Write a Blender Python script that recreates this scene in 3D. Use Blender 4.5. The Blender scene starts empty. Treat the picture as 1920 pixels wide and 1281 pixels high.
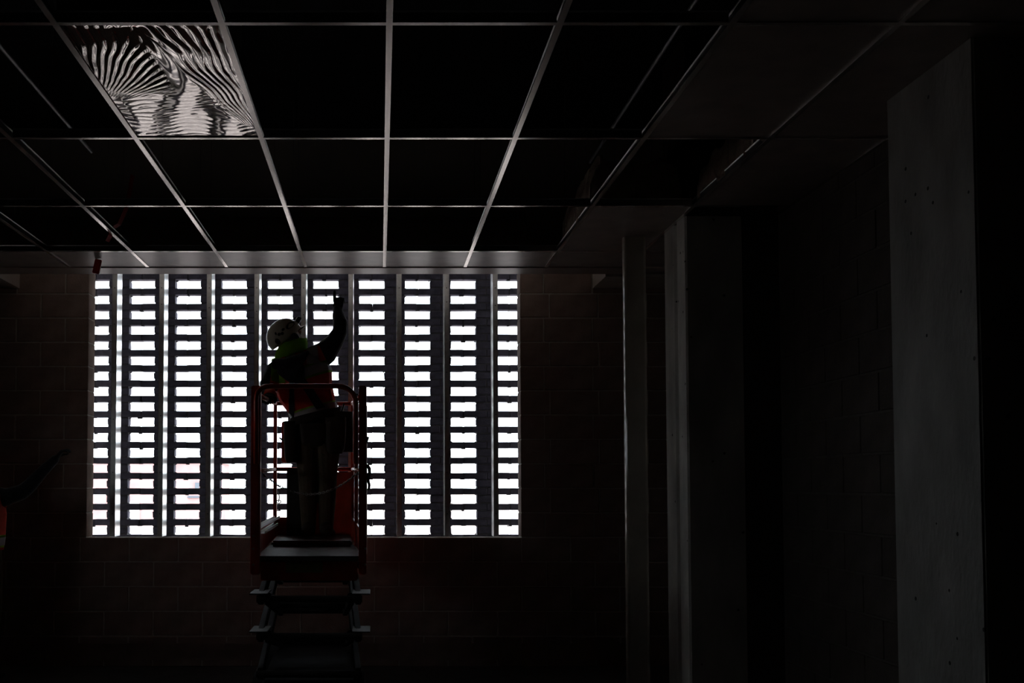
import bpy, bmesh, math, random
from mathutils import Vector, Matrix, noise

random.seed(11)
SC = bpy.context.scene
COL = SC.collection

# ---------------------------------------------------------------- camera
F_PX, PITCH, VPX, VPY, CAM_Z = 1936.0, math.radians(2.3), 713.0, 908.0, 1.5
V0 = VPY - F_PX * math.tan(PITCH)
cd = bpy.data.cameras.new('camera')
cd.sensor_fit = 'HORIZONTAL'
cd.sensor_width = 36.0
cd.lens = F_PX * 36.0 / 1920.0
cd.shift_x = (960.0 - VPX) / 1920.0
cd.shift_y = (V0 - 640.5) / 1920.0
cd.clip_start, cd.clip_end = 0.05, 500
cam = bpy.data.objects.new('camera', cd)
cam.location = (0, 0, CAM_Z)
cam.rotation_euler = (math.pi / 2 + PITCH, 0, 0)
COL.objects.link(cam)
SC.camera = cam

# ---------------------------------------------------------------- sky and exposure
w = bpy.data.worlds.new('overcast_sky')
SC.world = w
w.use_nodes = True
bg = w.node_tree.nodes['Background']
bg.inputs[0].default_value = (0.85, 0.93, 1.0, 1)
bg.inputs[1].default_value = 5.5
SC.view_settings.view_transform = 'Standard'
SC.view_settings.look = 'None'
SC.view_settings.exposure = 0.0
SC.view_settings.gamma = 1.0
SC.view_settings.use_curve_mapping = False
SC.cycles.max_bounces = 10
SC.cycles.diffuse_bounces = 6
SC.cycles.glossy_bounces = 5
SC.cycles.sample_clamp_indirect = 4.0


# ---------------------------------------------------------------- helpers
def ray(u, v):
    xc, yc = (u - VPX) / F_PX, (V0 - v) / F_PX
    return Vector((xc, math.cos(PITCH) - yc * math.sin(PITCH), math.sin(PITCH) + yc * math.cos(PITCH)))


def at(u, v, y):
    """point on the photograph's ray (u, v) at depth y metres in front of the camera"""
    d = ray(u, v)
    return Vector((0, 0, CAM_Z)) + d * (y / d.y)


def at_z(u, v, z):
    d = ray(u, v)
    return Vector((0, 0, CAM_Z)) + d * ((z - CAM_Z) / d.z)


MATS = {}


def mat(name, col, rough=0.7, metal=0.0, spec=0.5, var=0.15, scale=8.0, bump=0.0, bscale=60.0, col2=None, stretch=None):
    m = bpy.data.materials.new(name)
    m.use_nodes = True
    nt = m.node_tree
    p = nt.nodes['Principled BSDF']
    p.inputs['Roughness'].default_value = rough
    p.inputs['Metallic'].default_value = metal
    p.inputs['Specular IOR Level'].default_value = spec
    tc = nt.nodes.new('ShaderNodeTexCoord')
    mp = nt.nodes.new('ShaderNodeMapping')
    if stretch:
        mp.inputs['Scale'].default_value = stretch
    nt.links.new(tc.outputs['Object'], mp.inputs[0])
    n = nt.nodes.new('ShaderNodeTexNoise')
    n.inputs['Scale'].default_value = scale
    n.inputs['Detail'].default_value = 6
    nt.links.new(mp.outputs[0], n.inputs[0])
    r = nt.nodes.new('ShaderNodeValToRGB')
    a = [c * (1 - var) for c in col] if col2 is None else col2
    b = [min(1, c * (1 + var)) for c in col] if col2 is None else col
    r.color_ramp.elements[0].position, r.color_ramp.elements[1].position = 0.3, 0.7
    r.color_ramp.elements[0].color = (*a, 1)
    r.color_ramp.elements[1].color = (*b, 1)
    nt.links.new(n.outputs[0], r.inputs[0])
    nt.links.new(r.outputs[0], p.inputs['Base Color'])
    if bump:
        n2 = nt.nodes.new('ShaderNodeTexNoise')
        n2.inputs['Scale'].default_value = bscale
        n2.inputs['Detail'].default_value = 4
        nt.links.new(mp.outputs[0], n2.inputs[0])
        bp = nt.nodes.new('ShaderNodeBump')
        bp.inputs['Strength'].default_value = bump
        bp.inputs['Distance'].default_value = 0.01
        nt.links.new(n2.outputs[0], bp.inputs['Height'])
        nt.links.new(bp.outputs[0], p.inputs['Normal'])
    MATS[name] = m
    return m


def concrete(name, base, pits=True):
    m = mat(name, base, 0.8, 0, 0.3, 0.25, 5, 0.25, 40, stretch=(1, 1, .45))
    if pits:
        nt = m.node_tree
        p = nt.nodes['Principled BSDF']
        src = p.inputs['Base Color'].links[0].from_socket
        tc = nt.nodes.new('ShaderNodeTexCoord')
        vo = nt.nodes.new('ShaderNodeTexVoronoi')
        vo.inputs['Scale'].default_value = 9
        nt.links.new(tc.outputs['Object'], vo.inputs[0])
        gt = nt.nodes.new('ShaderNodeMath')
        gt.operation = 'LESS_THAN'
        gt.inputs[1].default_value = 0.075
        nt.links.new(vo.outputs['Distance'], gt.inputs[0])
        mx = nt.nodes.new('ShaderNodeMix')
        mx.data_type = 'RGBA'
        nt.links.new(gt.outputs[0], mx.inputs['Factor'])
        nt.links.new(src, mx.inputs['A'])
        mx.inputs['B'].default_value = (.03, .028, .025, 1)
        nt.links.new(mx.outputs['Result'], p.inputs['Base Color'])
    return m


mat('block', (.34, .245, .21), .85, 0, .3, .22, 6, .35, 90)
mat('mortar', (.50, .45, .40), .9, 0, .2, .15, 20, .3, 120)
mat('brick', (.115, .108, .145), .85, 0, .25, .3, 14, .3, 100)
mat('brick_mortar', (.11, .105, .115), .9, 0, .2, .2, 20, .4, 120)
mat('galv', (.80, .80, .79), .36, .85, .5, .12, 30)
mat('tee', (.72, .655, .61), .22, .75, .8, .04, 10)
mat('tee_web', (.30, .30, .29), .28, .95, .5, .1, 14)
mat('tile', (.36, .29, .25), .36, 0, .46, .14, 7, .10, 220)
mat('drywall', (.55, .48, .42), .8, 0, .3, .06, 6)
mat('trim_paint', (.38, .295, .25), .38, 0, .42, .06, 6)
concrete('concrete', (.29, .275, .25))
concrete('pale_concrete', (.66, .63, .57))
mat('block_shaded', (.10, .082, .07), .9, 0, .2, .2, 6, .35, 90)  # darker copy of block, the walls' shade is put into the colour
mat('mortar_shaded', (.115, .10, .085), .9, 0, .2, .15, 20, .3, 120)  # mortar copy with the right wall's shade put into its colour
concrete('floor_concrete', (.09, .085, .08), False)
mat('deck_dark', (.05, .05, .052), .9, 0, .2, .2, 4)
mat('painted_steel', (.48, .43, .36), .12, 0, 1.0, .1, 6)
mat('insulation', (.56, .47, .36), .95, 0, .1, .4, 12, .9, 60, col2=(.42, .26, .22))
mat('conduit', (.22, .22, .21), .5, .7, .5, .1, 20)
mat('film', (.50, .455, .42), .055, .85, .6, .1, 6)
mat('red_plastic', (.42, .015, .012), .6, 0, .3, .15, 12)
mat('lift_red', (.60, .06, .025), .38, 0, .5, .25, 9, .1, 60)
mat('lift_dark', (.035, .035, .034), .8, 0, .2, .2, 9)
mat('lift_grey', (.06, .058, .052), .7, 0, .3, .2, 9)
mat('deck_plate', (.10, .088, .082), .6, 0, .5, .3, 18, .3, 80)
mat('olive_decal', (.20, .18, .06), .6, 0, .4, .35, 30)
mat('tyre', (.05, .05, .05), .85, 0, .3, .2, 9)
mat('chain', (.35, .35, .34), .35, .9, .5, .1, 9)
mat('skin', (.45, .28, .21), .55, 0, .4, .08, 12)
mat('hoodie', (.022, .023, .028), .9, 0, .2, .25, 14, .4, 60)
mat('trousers', (.11, .085, .055), .9, 0, .2, .25, 10, .4, 60)
mat('boot', (.05, .035, .025), .7, 0, .3, .2, 12)
mat('glove', (.03, .03, .03), .8, 0, .3, .2, 20)
mat('vest_red', (.80, .065, .025), .75, 0, .3, .12, 14, .2, 120)
mat('reflective', (.46, .44, .42), .5, 0, .4, .1, 20)
mat('lime', (.36, .66, .03), .7, 0, .3, .15, 14, .3, 80)
mat('helmet', (.66, .60, .48), .3, 0, .5, .06, 8)
mat('black_plastic', (.018, .018, .018), .45, 0, .4, .1, 8)
mat('leather', (.04, .028, .02), .7, 0, .3, .3, 12, .3, 60)
mat('ground', (.50, .43, .395), .9, 0, .2, .08, .4)
mat('far_brick', (.455, .285, .28), .9, 0, .2, .16, 1.2)
mat('far_white', (.7, .69, .67), .7, 0, .3, .05, 3)
mat('far_glass', (.10, .12, .15), .1, 0, .6, .05, 3)


MATS['hoodie'].node_tree.nodes['Principled BSDF'].inputs['Sheen Weight'].default_value = .5
MATS['hoodie'].node_tree.nodes['Principled BSDF'].inputs['Sheen Roughness'].default_value = .4
_nt = MATS['lime'].node_tree
_tr = _nt.nodes.new('ShaderNodeBsdfTranslucent'); _tr.inputs[0].default_value = (.45, .75, .05, 1)
_mx = _nt.nodes.new('ShaderNodeMixShader'); _mx.inputs[0].default_value = .45
_nt.links.new(_nt.nodes['Principled BSDF'].outputs[0], _mx.inputs[1])
_nt.links.new(_tr.outputs[0], _mx.inputs[2])
_nt.links.new(_mx.outputs[0], _nt.nodes['Material Output'].inputs['Surface'])


def box(bm, x0, x1, y0, y1, z0, z1, mtx=None):
    vs = [Vector((x, y, z)) for z in (z0, z1) for y in (y0, y1) for x in (x0, x1)]
    if mtx:
        vs = [mtx @ v for v in vs]
    v = [bm.verts.new(c) for c in vs]
    for f in ((0, 2, 3, 1), (4, 5, 7, 6), (0, 1, 5, 4), (2, 6, 7, 3), (0, 4, 6, 2), (1, 3, 7, 5)):
        bm.faces.new([v[i] for i in f])
    return v


def frame(t, up=Vector((0, 0, 1))):
    t = t.normalized()
    if abs(t.dot(up)) > .98:
        up = Vector((0, 1, 0))
    a = t.cross(up).normalized()
    return a, a.cross(t).normalized()


def loft(bm, rings, cap=True):
    rr = [[bm.verts.new(c) for c in r] for r in rings]
    n = len(rr[0])
    for a, b in zip(rr, rr[1:]):
        for i in range(n):
            bm.faces.new((a[i], a[(i + 1) % n], b[(i + 1) % n], b[i]))
    if cap:
        bm.faces.new(list(reversed(rr[0])))
        bm.faces.new(rr[-1])
    return rr


def tube(bm, pts, r, n=8, cap=True):
    pts = [Vector(p) for p in pts]
    rs = r if isinstance(r, (list, tuple)) else [r] * len(pts)
    rings = []
    a = None
    for i, p in enumerate(pts):
        t = (pts[min(i + 1, len(pts) - 1)] - pts[max(i - 1, 0)]).normalized()
        if a is None:
            a, b = frame(t)
        else:
            a = (a - t * a.dot(t)).normalized()
            b = a.cross(t).normalized()
        rings.append([p + (a * math.cos(k * 2 * math.pi / n) + b * math.sin(k * 2 * math.pi / n)) * rs[i] for k in range(n)])
    loft(bm, rings, cap)


def bar(bm, p, q, wd, ht, up=Vector((0, 0, 1))):
    """rectangular bar from p to q, wd across, ht along up"""
    p, q = Vector(p), Vector(q)
    a, b = frame(q - p, up)
    loft(bm, [[c + a * sx * wd / 2 + b * sz * ht / 2 for sx, sz in ((-1, -1), (1, -1), (1, 1), (-1, 1))] for c in (p, q)])


def arc(pts, i, r, n=6):
    """round the corner at pts[i] with radius r"""
    a, c, b = Vector(pts[i - 1]), Vector(pts[i]), Vector(pts[i + 1])
    d1, d2 = (a - c).normalized(), (b - c).normalized()
    s, e = c + d1 * r, c + d2 * r
    return [(s * (1 - t) + c * t) * (1 - t) + (c * (1 - t) + e * t) * t for t in [k / n for k in range(n + 1)]]


def obj(name, bm, m, parent=None, smooth=False, bevel=0.0, kind=None):
    bmesh.ops.recalc_face_normals(bm, faces=bm.faces)
    if bevel:
        bmesh.ops.bevel(bm, geom=list(bm.edges), offset=bevel, segments=2, affect='EDGES', clamp_overlap=True)
    me = bpy.data.meshes.new(name)
    bm.to_mesh(me)
    bm.free()
    if smooth:
        me.polygons.foreach_set('use_smooth', [True] * len(me.polygons))
    me.materials.append(MATS[m])
    return link(name, me, parent, kind)


def link(name, me, parent=None, kind=None, loc=None):
    o = bpy.data.objects.new(name, me)
    COL.objects.link(o)
    if parent:
        o.parent = parent
        if loc is None and parent.type == 'EMPTY':
            o.matrix_parent_inverse = Matrix.Translation(-Vector(parent.location))
        elif loc is None and parent.parent and parent.parent.type == 'EMPTY':
            pass
    if loc is not None:
        o.location = loc
    if kind:
        o['kind'] = kind
    return o


def tag(o, label, cat, group=None):
    o['label'], o['category'] = label, cat
    if group:
        o['group'] = group
    return o


def thing(name, loc, label, cat, group=None):
    o = bpy.data.objects.new(name, None)
    o.empty_display_size = .1
    o.location = loc
    COL.objects.link(o)
    return tag(o, label, cat, group)


def structure(name, bm, m, **k):
    return obj(name, bm, m, kind='structure', **k)


def new():
    return bmesh.new()


# ---------------------------------------------------------------- main dimensions
CEIL = 3.16                      # underside of the ceiling grid
GX = [-2.99, -2.385, -1.78, -1.176, -.572, .033, .649, 1.27, 1.875, 2.46]
GY = [1.24, 2.45, 3.664, 4.902, 6.113, 7.318, 7.844]
STRIP_Y = 8.085                  # window side edge of the trim strip
WALL_Y0, WALL_Y1 = 8.58, 8.77    # block wall
BRICK_Y0, BRICK_Y1 = 9.03, 9.122  # brick screen
SILL = at(713, 1008, WALL_Y0).z
WX0, WX1 = at(165, 760, WALL_Y0).x, at(976, 760, WALL_Y0).x
DECK_Z = 4.3
LEFT_X, RIGHT_X, ALC_X = -3.7, 2.46, 3.3
PIER_Y0, PIER_Y1, PIER_X = 6.33, 6.84, 1.885
REAR_Y = -4.0

# ---------------------------------------------------------------- room shell
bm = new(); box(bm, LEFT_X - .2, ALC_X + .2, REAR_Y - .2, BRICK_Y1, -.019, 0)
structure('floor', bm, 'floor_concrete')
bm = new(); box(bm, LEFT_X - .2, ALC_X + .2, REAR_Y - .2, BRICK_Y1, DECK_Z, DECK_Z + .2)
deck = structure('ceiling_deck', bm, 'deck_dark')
DY0, DY1, DZ0, DZ1 = 5.6, 6.35, 1.72, 2.25   # opening added in the unseen left wall to light the worker's back
bm = new()
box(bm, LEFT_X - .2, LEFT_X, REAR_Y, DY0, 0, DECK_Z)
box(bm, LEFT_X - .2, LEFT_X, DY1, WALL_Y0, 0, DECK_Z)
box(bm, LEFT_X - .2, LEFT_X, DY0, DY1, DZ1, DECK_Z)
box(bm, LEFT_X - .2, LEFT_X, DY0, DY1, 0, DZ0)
structure('wall_left', bm, 'block_shaded')
bm = new()
for (y0, y1, z0, z1) in ((DY0, DY0 + .03, DZ0, DZ1), (DY1 - .03, DY1, DZ0, DZ1), (DY0 + .03, DY1 - .03, DZ0, DZ0 + .03), (DY0 + .03, DY1 - .03, DZ1 - .03, DZ1)):
    box(bm, LEFT_X - .21, LEFT_X + .01, y0, y1, z0, z1)
structure('added_fill_opening', bm, 'painted_steel')  # frame of the added fill light opening, out of view
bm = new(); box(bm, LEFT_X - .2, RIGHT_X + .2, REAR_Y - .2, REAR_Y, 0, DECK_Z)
structure('wall_rear', bm, 'block_shaded')
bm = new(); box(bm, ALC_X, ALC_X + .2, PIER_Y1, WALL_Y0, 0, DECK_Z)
structure('wall_alcove', bm, 'block_shaded')
# wall between the room and the alcove, its free end is the concrete pier
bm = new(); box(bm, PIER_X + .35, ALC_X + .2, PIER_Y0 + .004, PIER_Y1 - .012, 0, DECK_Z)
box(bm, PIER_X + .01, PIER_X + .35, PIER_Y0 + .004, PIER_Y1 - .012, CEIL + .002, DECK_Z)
structure('wall_partition', bm, 'block_shaded')

BH, BL = .2032, .4064


def block_mesh(lx, dep, m='block', h=BH - .011):
    """one concrete block, x along the wall, y into it, chamfered edges"""
    key = m + '_%.3f_%.3f' % (lx, dep)
    if key in bpy.data.meshes:
        return bpy.data.meshes[key]
    b = new(); box(b, 0, lx, 0, dep, 0, h)
    bmesh.ops.recalc_face_normals(b, faces=b.faces)
    bmesh.ops.bevel(b, geom=list(b.edges), offset=.004, segments=1, affect='EDGES')
    me = bpy.data.meshes.new(key); b.to_mesh(me); b.free()
    me.materials.append(MATS[m])
    return me


# window wall: mortar core with the opening, blocks proud of it
bm = new()
J, T = .011, .005
TOPW = DECK_Z
HEAD = 4.05
for (a, b_, c, d) in ((LEFT_X - .2, WX0 - T, 0, TOPW), (WX1 + T, ALC_X + .2, 0, TOPW), (WX0 - T, WX1 + T, 0, SILL - .002), (WX0 - T, WX1 + T, HEAD, TOPW)):
    box(bm, a, b_, WALL_Y0 + T, WALL_Y1, c, d)
# outer leaf around the brick screen closes the cavity
SX0, SX1 = WX0 - .28, WX1 + .30
for (a, b_, c, d) in ((LEFT_X - .2, SX0, 0, TOPW), (SX1, ALC_X + .2, 0, TOPW), (SX0, SX1, 0, SILL - .09), (SX0, SX1, HEAD, TOPW)):
    box(bm, a, b_, BRICK_Y0 + .005, BRICK_Y1, c, d)
# sill bed across the cavity
box(bm, WX0 - .2, WX1 + .2, WALL_Y1, BRICK_Y0, SILL - .12, SILL - .02)
wall_back = structure('wall_back', bm, 'mortar')
z_joint = at(1000, 551, WALL_Y0).z   # a bed joint read off the photograph
courses = []
k0 = z_joint - math.floor(z_joint / BH) * BH
c = -1
while k0 + c * BH < 3.6:
    courses.append((k0 + c * BH, c)); c += 1
for z, c in courses:
    h = BH - J
    z0 = max(z + J / 2, 0)
    spans = []
    if z + BH <= SILL + .03:
        spans.append((LEFT_X, ALC_X))
    else:
        spans += [(LEFT_X, WX0), (WX1, ALC_X)]
    for sp, (xa, xb) in enumerate(spans):
        x = xa
        if xb == WX0:      # left of the window: bond runs from the jamb leftwards
            x = xb
            first = BL / 2 + .0 if c % 2 else BL
            while x > xa + .05:
                l = first if x == xb else BL
                l = min(l, x - xa)
                me = block_mesh(round(l - J, 3), WALL_Y1 - WALL_Y0)
                if z0 + h < 3.6 and z0 >= 0:
                    link('block', me, wall_back, loc=(x - l + J, WALL_Y0, z0))
                x -= l
        else:
            first = BL / 2 if c % 2 else BL
            if xa == WX1:
                first = BL * .5 if c % 2 else BL * .62
            st = True
            while x < xb - .05:
                l = min(first if st else BL, xb - x)
                st = False
                me = block_mesh(round(l - J, 3), WALL_Y1 - WALL_Y0)
                if z0 + h < 3.6 and z0 >= 0 and l > .06:
                    link('block', me, wall_back, loc=(x, WALL_Y0, z0))
                x += l

# right wall: mortar core, blocks in view between the partition and the column
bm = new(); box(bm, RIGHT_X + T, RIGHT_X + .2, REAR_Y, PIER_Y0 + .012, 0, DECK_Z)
wall_right = structure('wall_right', bm, 'mortar_shaded')
rot = Matrix.Rotation(math.radians(90), 4, 'Z')
zr = at(1613, 852, 5.26)
zj = zr.z
c = -20
while zj + c * BH < 3.2:
    z = zj + c * BH
    if z > 0:
        y = 3.2 + (BL / 2 if c % 2 else 0) + .055
        while y < PIER_Y0 - .04:
            l = min(BL, PIER_Y0 - y)
            me = block_mesh(round(l - J, 3), .19, 'block_shaded')
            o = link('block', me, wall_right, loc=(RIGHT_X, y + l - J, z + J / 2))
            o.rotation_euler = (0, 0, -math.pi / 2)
            y += l
    c += 1

# ---------------------------------------------------------------- daylight pocket above the window
PX0, PX1 = at(37, 530, WALL_Y0).x, at(1111, 530, WALL_Y0).x
SOF = at(1112, 541, WALL_Y0).z
bm = new(); box(bm, LEFT_X, ALC_X, GY[-1] + .012, STRIP_Y, CEIL - .004, CEIL + .012)
structure('trim_1', bm, 'trim_paint', bevel=.002)
bm = new(); box(bm, LEFT_X, ALC_X, STRIP_Y - .016, STRIP_Y, CEIL + .012, DECK_Z)
structure('wall_fascia', bm, 'drywall')
bm = new()
box(bm, LEFT_X, PX0, STRIP_Y, WALL_Y0, SOF, SOF + .6)
structure('ceiling_soffit', bm, 'drywall')
bm = new()
box(bm, PX1, ALC_X, STRIP_Y, WALL_Y0, SOF, SOF + .6)
structure('ceiling_soffit', bm, 'drywall')

# ---------------------------------------------------------------- brick screen
P = .4039
screen_bm = new()
ow, oh = .2215, .0815
row_dz = (at(713, 532, BRICK_Y0).z - at(713, 994, BRICK_Y0).z) / 16
row_z0 = at(713, 994.5, BRICK_Y0).z          # centre of the lowest opening
col_x = at(610.5, 700, BRICK_Y0).x           # centre of one column of openings
sol_h = row_dz - oh
bed = (oh - sol_h) / 2
rows = int((HEAD - row_z0) / row_dz)
bricks = []   # x0, z0, length, height
n0 = math.floor((SX0 - col_x) / P) - 1
n1 = math.ceil((SX1 - col_x) / P) + 1
for r in range(rows + 1):
    zc = row_z0 + r * row_dz
    # solid course under this row of openings
    zs = zc - oh / 2 - sol_h
    for n in range(n0, n1 + 1):
        xo = col_x + n * P
        for q in (0, 1):
            bricks.append((xo + q * P / 2 + .005, zs, P / 2 - .010, sol_h))
            # head joint mortar
            box(screen_bm, xo + q * P / 2 - .007, xo + q * P / 2 + .007, BRICK_Y0 + .006, BRICK_Y1 - .004, zs, zs + sol_h)
        # pier brick in the open course
        bricks.append((xo + ow / 2, zc - oh / 2 + bed, P - ow, oh - 2 * bed))
        for zz in (zc - oh / 2, zc + oh / 2 - bed):
            box(screen_bm, xo + ow / 2 + .004, xo + P - ow / 2 - .004, BRICK_Y0 + .006, BRICK_Y1 - .004, zz - .003, zz + bed + .003)
        # mortar squeezed out at the corners and under the head joint of the opening
        for (dx, s) in ((-ow / 2, 1), (ow / 2, -1)):
            for dz in (-oh / 2, oh / 2):
                if random.random() < .8:
                    e = random.uniform(.006, .016)
                    hh = random.uniform(.006, .016) * (-1 if dz > 0 else 1)
                    yy = random.uniform(BRICK_Y0 + .01, BRICK_Y1 - .03)
                    vs = [Vector((xo + dx, yo, zc + dz)) for yo in (yy, yy + .03)]
                    t = [screen_bm.verts.new(v) for v in (vs[0], vs[0] + Vector((s * e, 0, 0)), vs[0] + Vector((s * e * .25, 0, hh * .7)), vs[0] + Vector((0, 0, hh)))]
                    t2 = [screen_bm.verts.new(v.co + Vector((0, .03, 0))) for v in t]
                    screen_bm.faces.new(t); screen_bm.faces.new(list(reversed(t2)))
                    for i in range(4):
                        screen_bm.faces.new((t[i], t2[i], t2[(i + 1) % 4], t[(i + 1) % 4]))
        if random.random() < .6:
            e = random.uniform(.01, .03)
            hh = random.uniform(.004, .013)
            x_ = xo + random.uniform(-.01, .01)
            box(screen_bm, x_ - e, x_ + e * .4, BRICK_Y0 + .012, BRICK_Y0 + .05, zc + oh / 2 - hh, zc + oh / 2)
screen = structure('wall_screen', screen_bm, 'brick_mortar')
bricks = [b for b in bricks if SX0 - .05 < b[0] and b[0] + b[2] < SX1 + .05 and b[1] + b[3] < HEAD + .02]


def brick_mesh(l, h, i):
    key = 'brick_%.3f_%.3f_%d' % (l, h, i)
    if key in bpy.data.meshes:
        return bpy.data.meshes[key]
    b = new(); box(b, 0, l, 0, BRICK_Y1 - BRICK_Y0, 0, h)
    rnd = random.Random(i * 7 + int(l * 1000))
    for v in b.verts:
        v.co += Vector((rnd.uniform(-1, 1), rnd.uniform(-1, 1), rnd.uniform(-.8, .8))) * .0022
    bmesh.ops.recalc_face_normals(b, faces=b.faces)
    bmesh.ops.bevel(b, geom=list(b.edges), offset=.003, segments=1, affect='EDGES')
    me = bpy.data.meshes.new(key); b.to_mesh(me); b.free()
    me.materials.append(MATS['brick'])
    return me


def in_view(b):
    x, z = b[0] + b[2] / 2, b[1] + b[3] / 2
    return z < 3.36 and WX0 - .05 < x < WX1 + .1


cx, cz = (WX0 + WX1) / 2, 2.2
bricks.sort(key=lambda b: (not in_view(b), math.hypot(b[0] + b[2] / 2 - cx, b[1] - cz)))
rest = new()
for i, (x, z, l, h) in enumerate(bricks):
    dx, dz, dy = random.uniform(-.0025, .0025), random.uniform(-.0015, .0015), random.uniform(-.003, .003)
    me = brick_mesh(round(l, 3), round(h, 3), i % 5)
    if i < 300:
        link('brick', me, screen, loc=(x + dx, BRICK_Y0 + dy, z + dz))
    else:
        k = len(rest.verts)
        rest.from_mesh(me)
        rest.verts.ensure_lookup_table()
        bmesh.ops.translate(rest, verts=rest.verts[k:], vec=(x + dx, BRICK_Y0 + dy, z + dz))
obj('bricks', rest, 'brick', screen, kind='stuff')

# ---------------------------------------------------------------- steel studs in the opening
STUD_Y0, STUD_Y1 = 8.735, 8.905
STUD_U = (213, 301.5, 391, 480.5, 568.5, 657.5, 748.5, 838, 929.5)
_ORD = ('first', 'second', 'third', 'fourth', 'fifth')
STUD_LABEL = ['%s galvanised stud from the jamb under the red tag' % _ORD[k] for k in range(5)] + \
             ['%s galvanised stud from the jamb facing the slim steel post' % _ORD[k] for k in (3, 2, 1, 0)]
for i, u in enumerate(STUD_U):
    xc = at(u, 760, STUD_Y0).x
    hw, t, lip = .0205, .0016, .012
    web = xc + hw if i < 8 else xc - hw
    s = 1 if i < 8 else -1
    r = thing('steel_stud', (xc, (STUD_Y0 + STUD_Y1) / 2, SILL), '', 'stud')
    r['label'] = STUD_LABEL[i]
    r['group'] = 'steel studs in the window opening'
    bm = new()
    zt = HEAD - .002
    prof = [(web, STUD_Y1), (web, STUD_Y0), (web - s * 2 * hw, STUD_Y0), (web - s * 2 * hw, STUD_Y0 + lip)]
    path = [Vector((web - s * 2 * hw, STUD_Y1 - lip)), Vector((web - s * 2 * hw, STUD_Y1)), Vector((web, STUD_Y1)), Vector((web, STUD_Y0)), Vector((web - s * 2 * hw, STUD_Y0)), Vector((web - s * 2 * hw, STUD_Y0 + lip))]
    for a, b_ in zip(path, path[1:]):
        x0, x1 = sorted((a.x, b_.x)); y0, y1 = sorted((a.y, b_.y))
        box(bm, x0 - t / 2, x1 + t / 2, y0 - t / 2, y1 + t / 2, SILL, zt)
    obj('channel', bm, 'galv', r)
    for zz in (3.17, 2.86 + (i * .37) % .2, 2.45, 2.05 + (i * .23) % .2, 1.6, 1.25):
        bm = new(); tube(bm, [(xc, STUD_Y0 - .004, zz), (xc, STUD_Y0 + .004, zz)], .0045, 6)
        obj('screw', bm, 'lift_dark', r)

# ---------------------------------------------------------------- posts and columns on the right
p0, p1 = at(1171, 600, 6.86), at(1214, 600, 6.86)
bm = new()
hw = (p1.x - p0.x) / 2 - .002
ring = []
R = .022
dep = .075
for (cx_, cy_, a0) in ((hw - R, dep / 2 - R, 0), (-hw + R, dep / 2 - R, 90), (-hw + R, -dep / 2 + R, 180), (hw - R, -dep / 2 + R, 270)):
    for k in range(6):
        a = math.radians(a0 + k * 18)
        ring.append(((p0.x + p1.x) / 2 + cx_ + R * math.cos(a), 6.9 + cy_ + R * math.sin(a)))
loft(bm, [[Vector((x, y, z)) for x, y in ring] for z in (0, CEIL)])
pr = thing('steel_post', ((p0.x + p1.x) / 2, 6.9, 0), 'slim painted steel post with rounded edges beside the thicker concrete pier', 'post')
obj('shaft', bm, 'painted_steel', pr)
bm = new(); box(bm, p0.x - .04, p1.x + .04, 6.9 - .09, 6.9 + .09, 0, .015)
obj('base_plate', bm, 'painted_steel', pr, bevel=.003)

# concrete pier: the free end of the partition wall, with a shallow groove down its side
bm = new()
y0, y1 = PIER_Y0, PIER_Y1
g0 = y0 + .21
prof = [(PIER_X + .35, y0), (PIER_X + .012, y0), (PIER_X, y0 + .012), (PIER_X, g0 - .035), (PIER_X + .014, g0 - .012), (PIER_X + .014, g0 + .012), (PIER_X, g0 + .035), (PIER_X - .0, y1 - .05), (PIER_X + .015, y1 - .015), (PIER_X + .05, y1), (PIER_X + .35, y1)]
loft(bm, [[Vector((x, y, z)) for x, y in prof] for z in (0, CEIL - .001)])
tag(obj('concrete_pier', bm, 'pale_concrete'), 'grooved concrete pier ending the dark partition wall, beside the slim post', 'pier')

ca = at(1676, 900, 4.43)
CX = ca.x
CY1 = 4.43
CY0 = 1936 * CX / (1843 - 713) * 1.002
bm = new(); box(bm, CX, CX + .5, CY0, CY1, 0, DECK_Z)
tag(obj('concrete_column', bm, 'concrete', bevel=.008), 'wide bare concrete column with pitted face against the block side wall', 'column')

# ---------------------------------------------------------------- suspended ceiling
ceil = bpy.data.objects.new('ceiling', None)
ceil.location = (0, 5, CEIL)
ceil['kind'] = 'structure'
COL.objects.link(ceil)
FL, TH, WEB = .024, .003, .042


def tee(name, p, q):
    """painted flange, bare steel web and rounded bulb"""
    b = new()
    p, q = Vector(p), Vector(q)
    d = (q - p).normalized()
    s = Vector((d.y, -d.x, 0))
    for mi, (hw_, z0, z1) in enumerate(((FL / 2, 0, TH), (.0012, TH, WEB))):
        c = [p + s * hw_, p - s * hw_, q - s * hw_, q + s * hw_]
        lo = [b.verts.new(v + Vector((0, 0, z0))) for v in c]
        hi = [b.verts.new(v + Vector((0, 0, z1))) for v in c]
        fs = [b.faces.new(lo), b.faces.new(hi)]
        for i in range(4):
            fs.append(b.faces.new((lo[i], lo[(i + 1) % 4], hi[(i + 1) % 4], hi[i])))
        for f in fs:
            f.material_index = mi
    n = len(b.faces)
    z = Vector((0, 0, WEB + .003))
    tube(b, [p + z, q + z], .0045, 8)
    b.faces.ensure_lookup_table()
    for f in b.faces[n:]:
        f.material_index = 2
    o = obj(name, b, 'tee', ceil)
    o.data.materials.append(MATS['tee_web'])
    o.data.materials.append(MATS['galv'])
    return o


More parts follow.
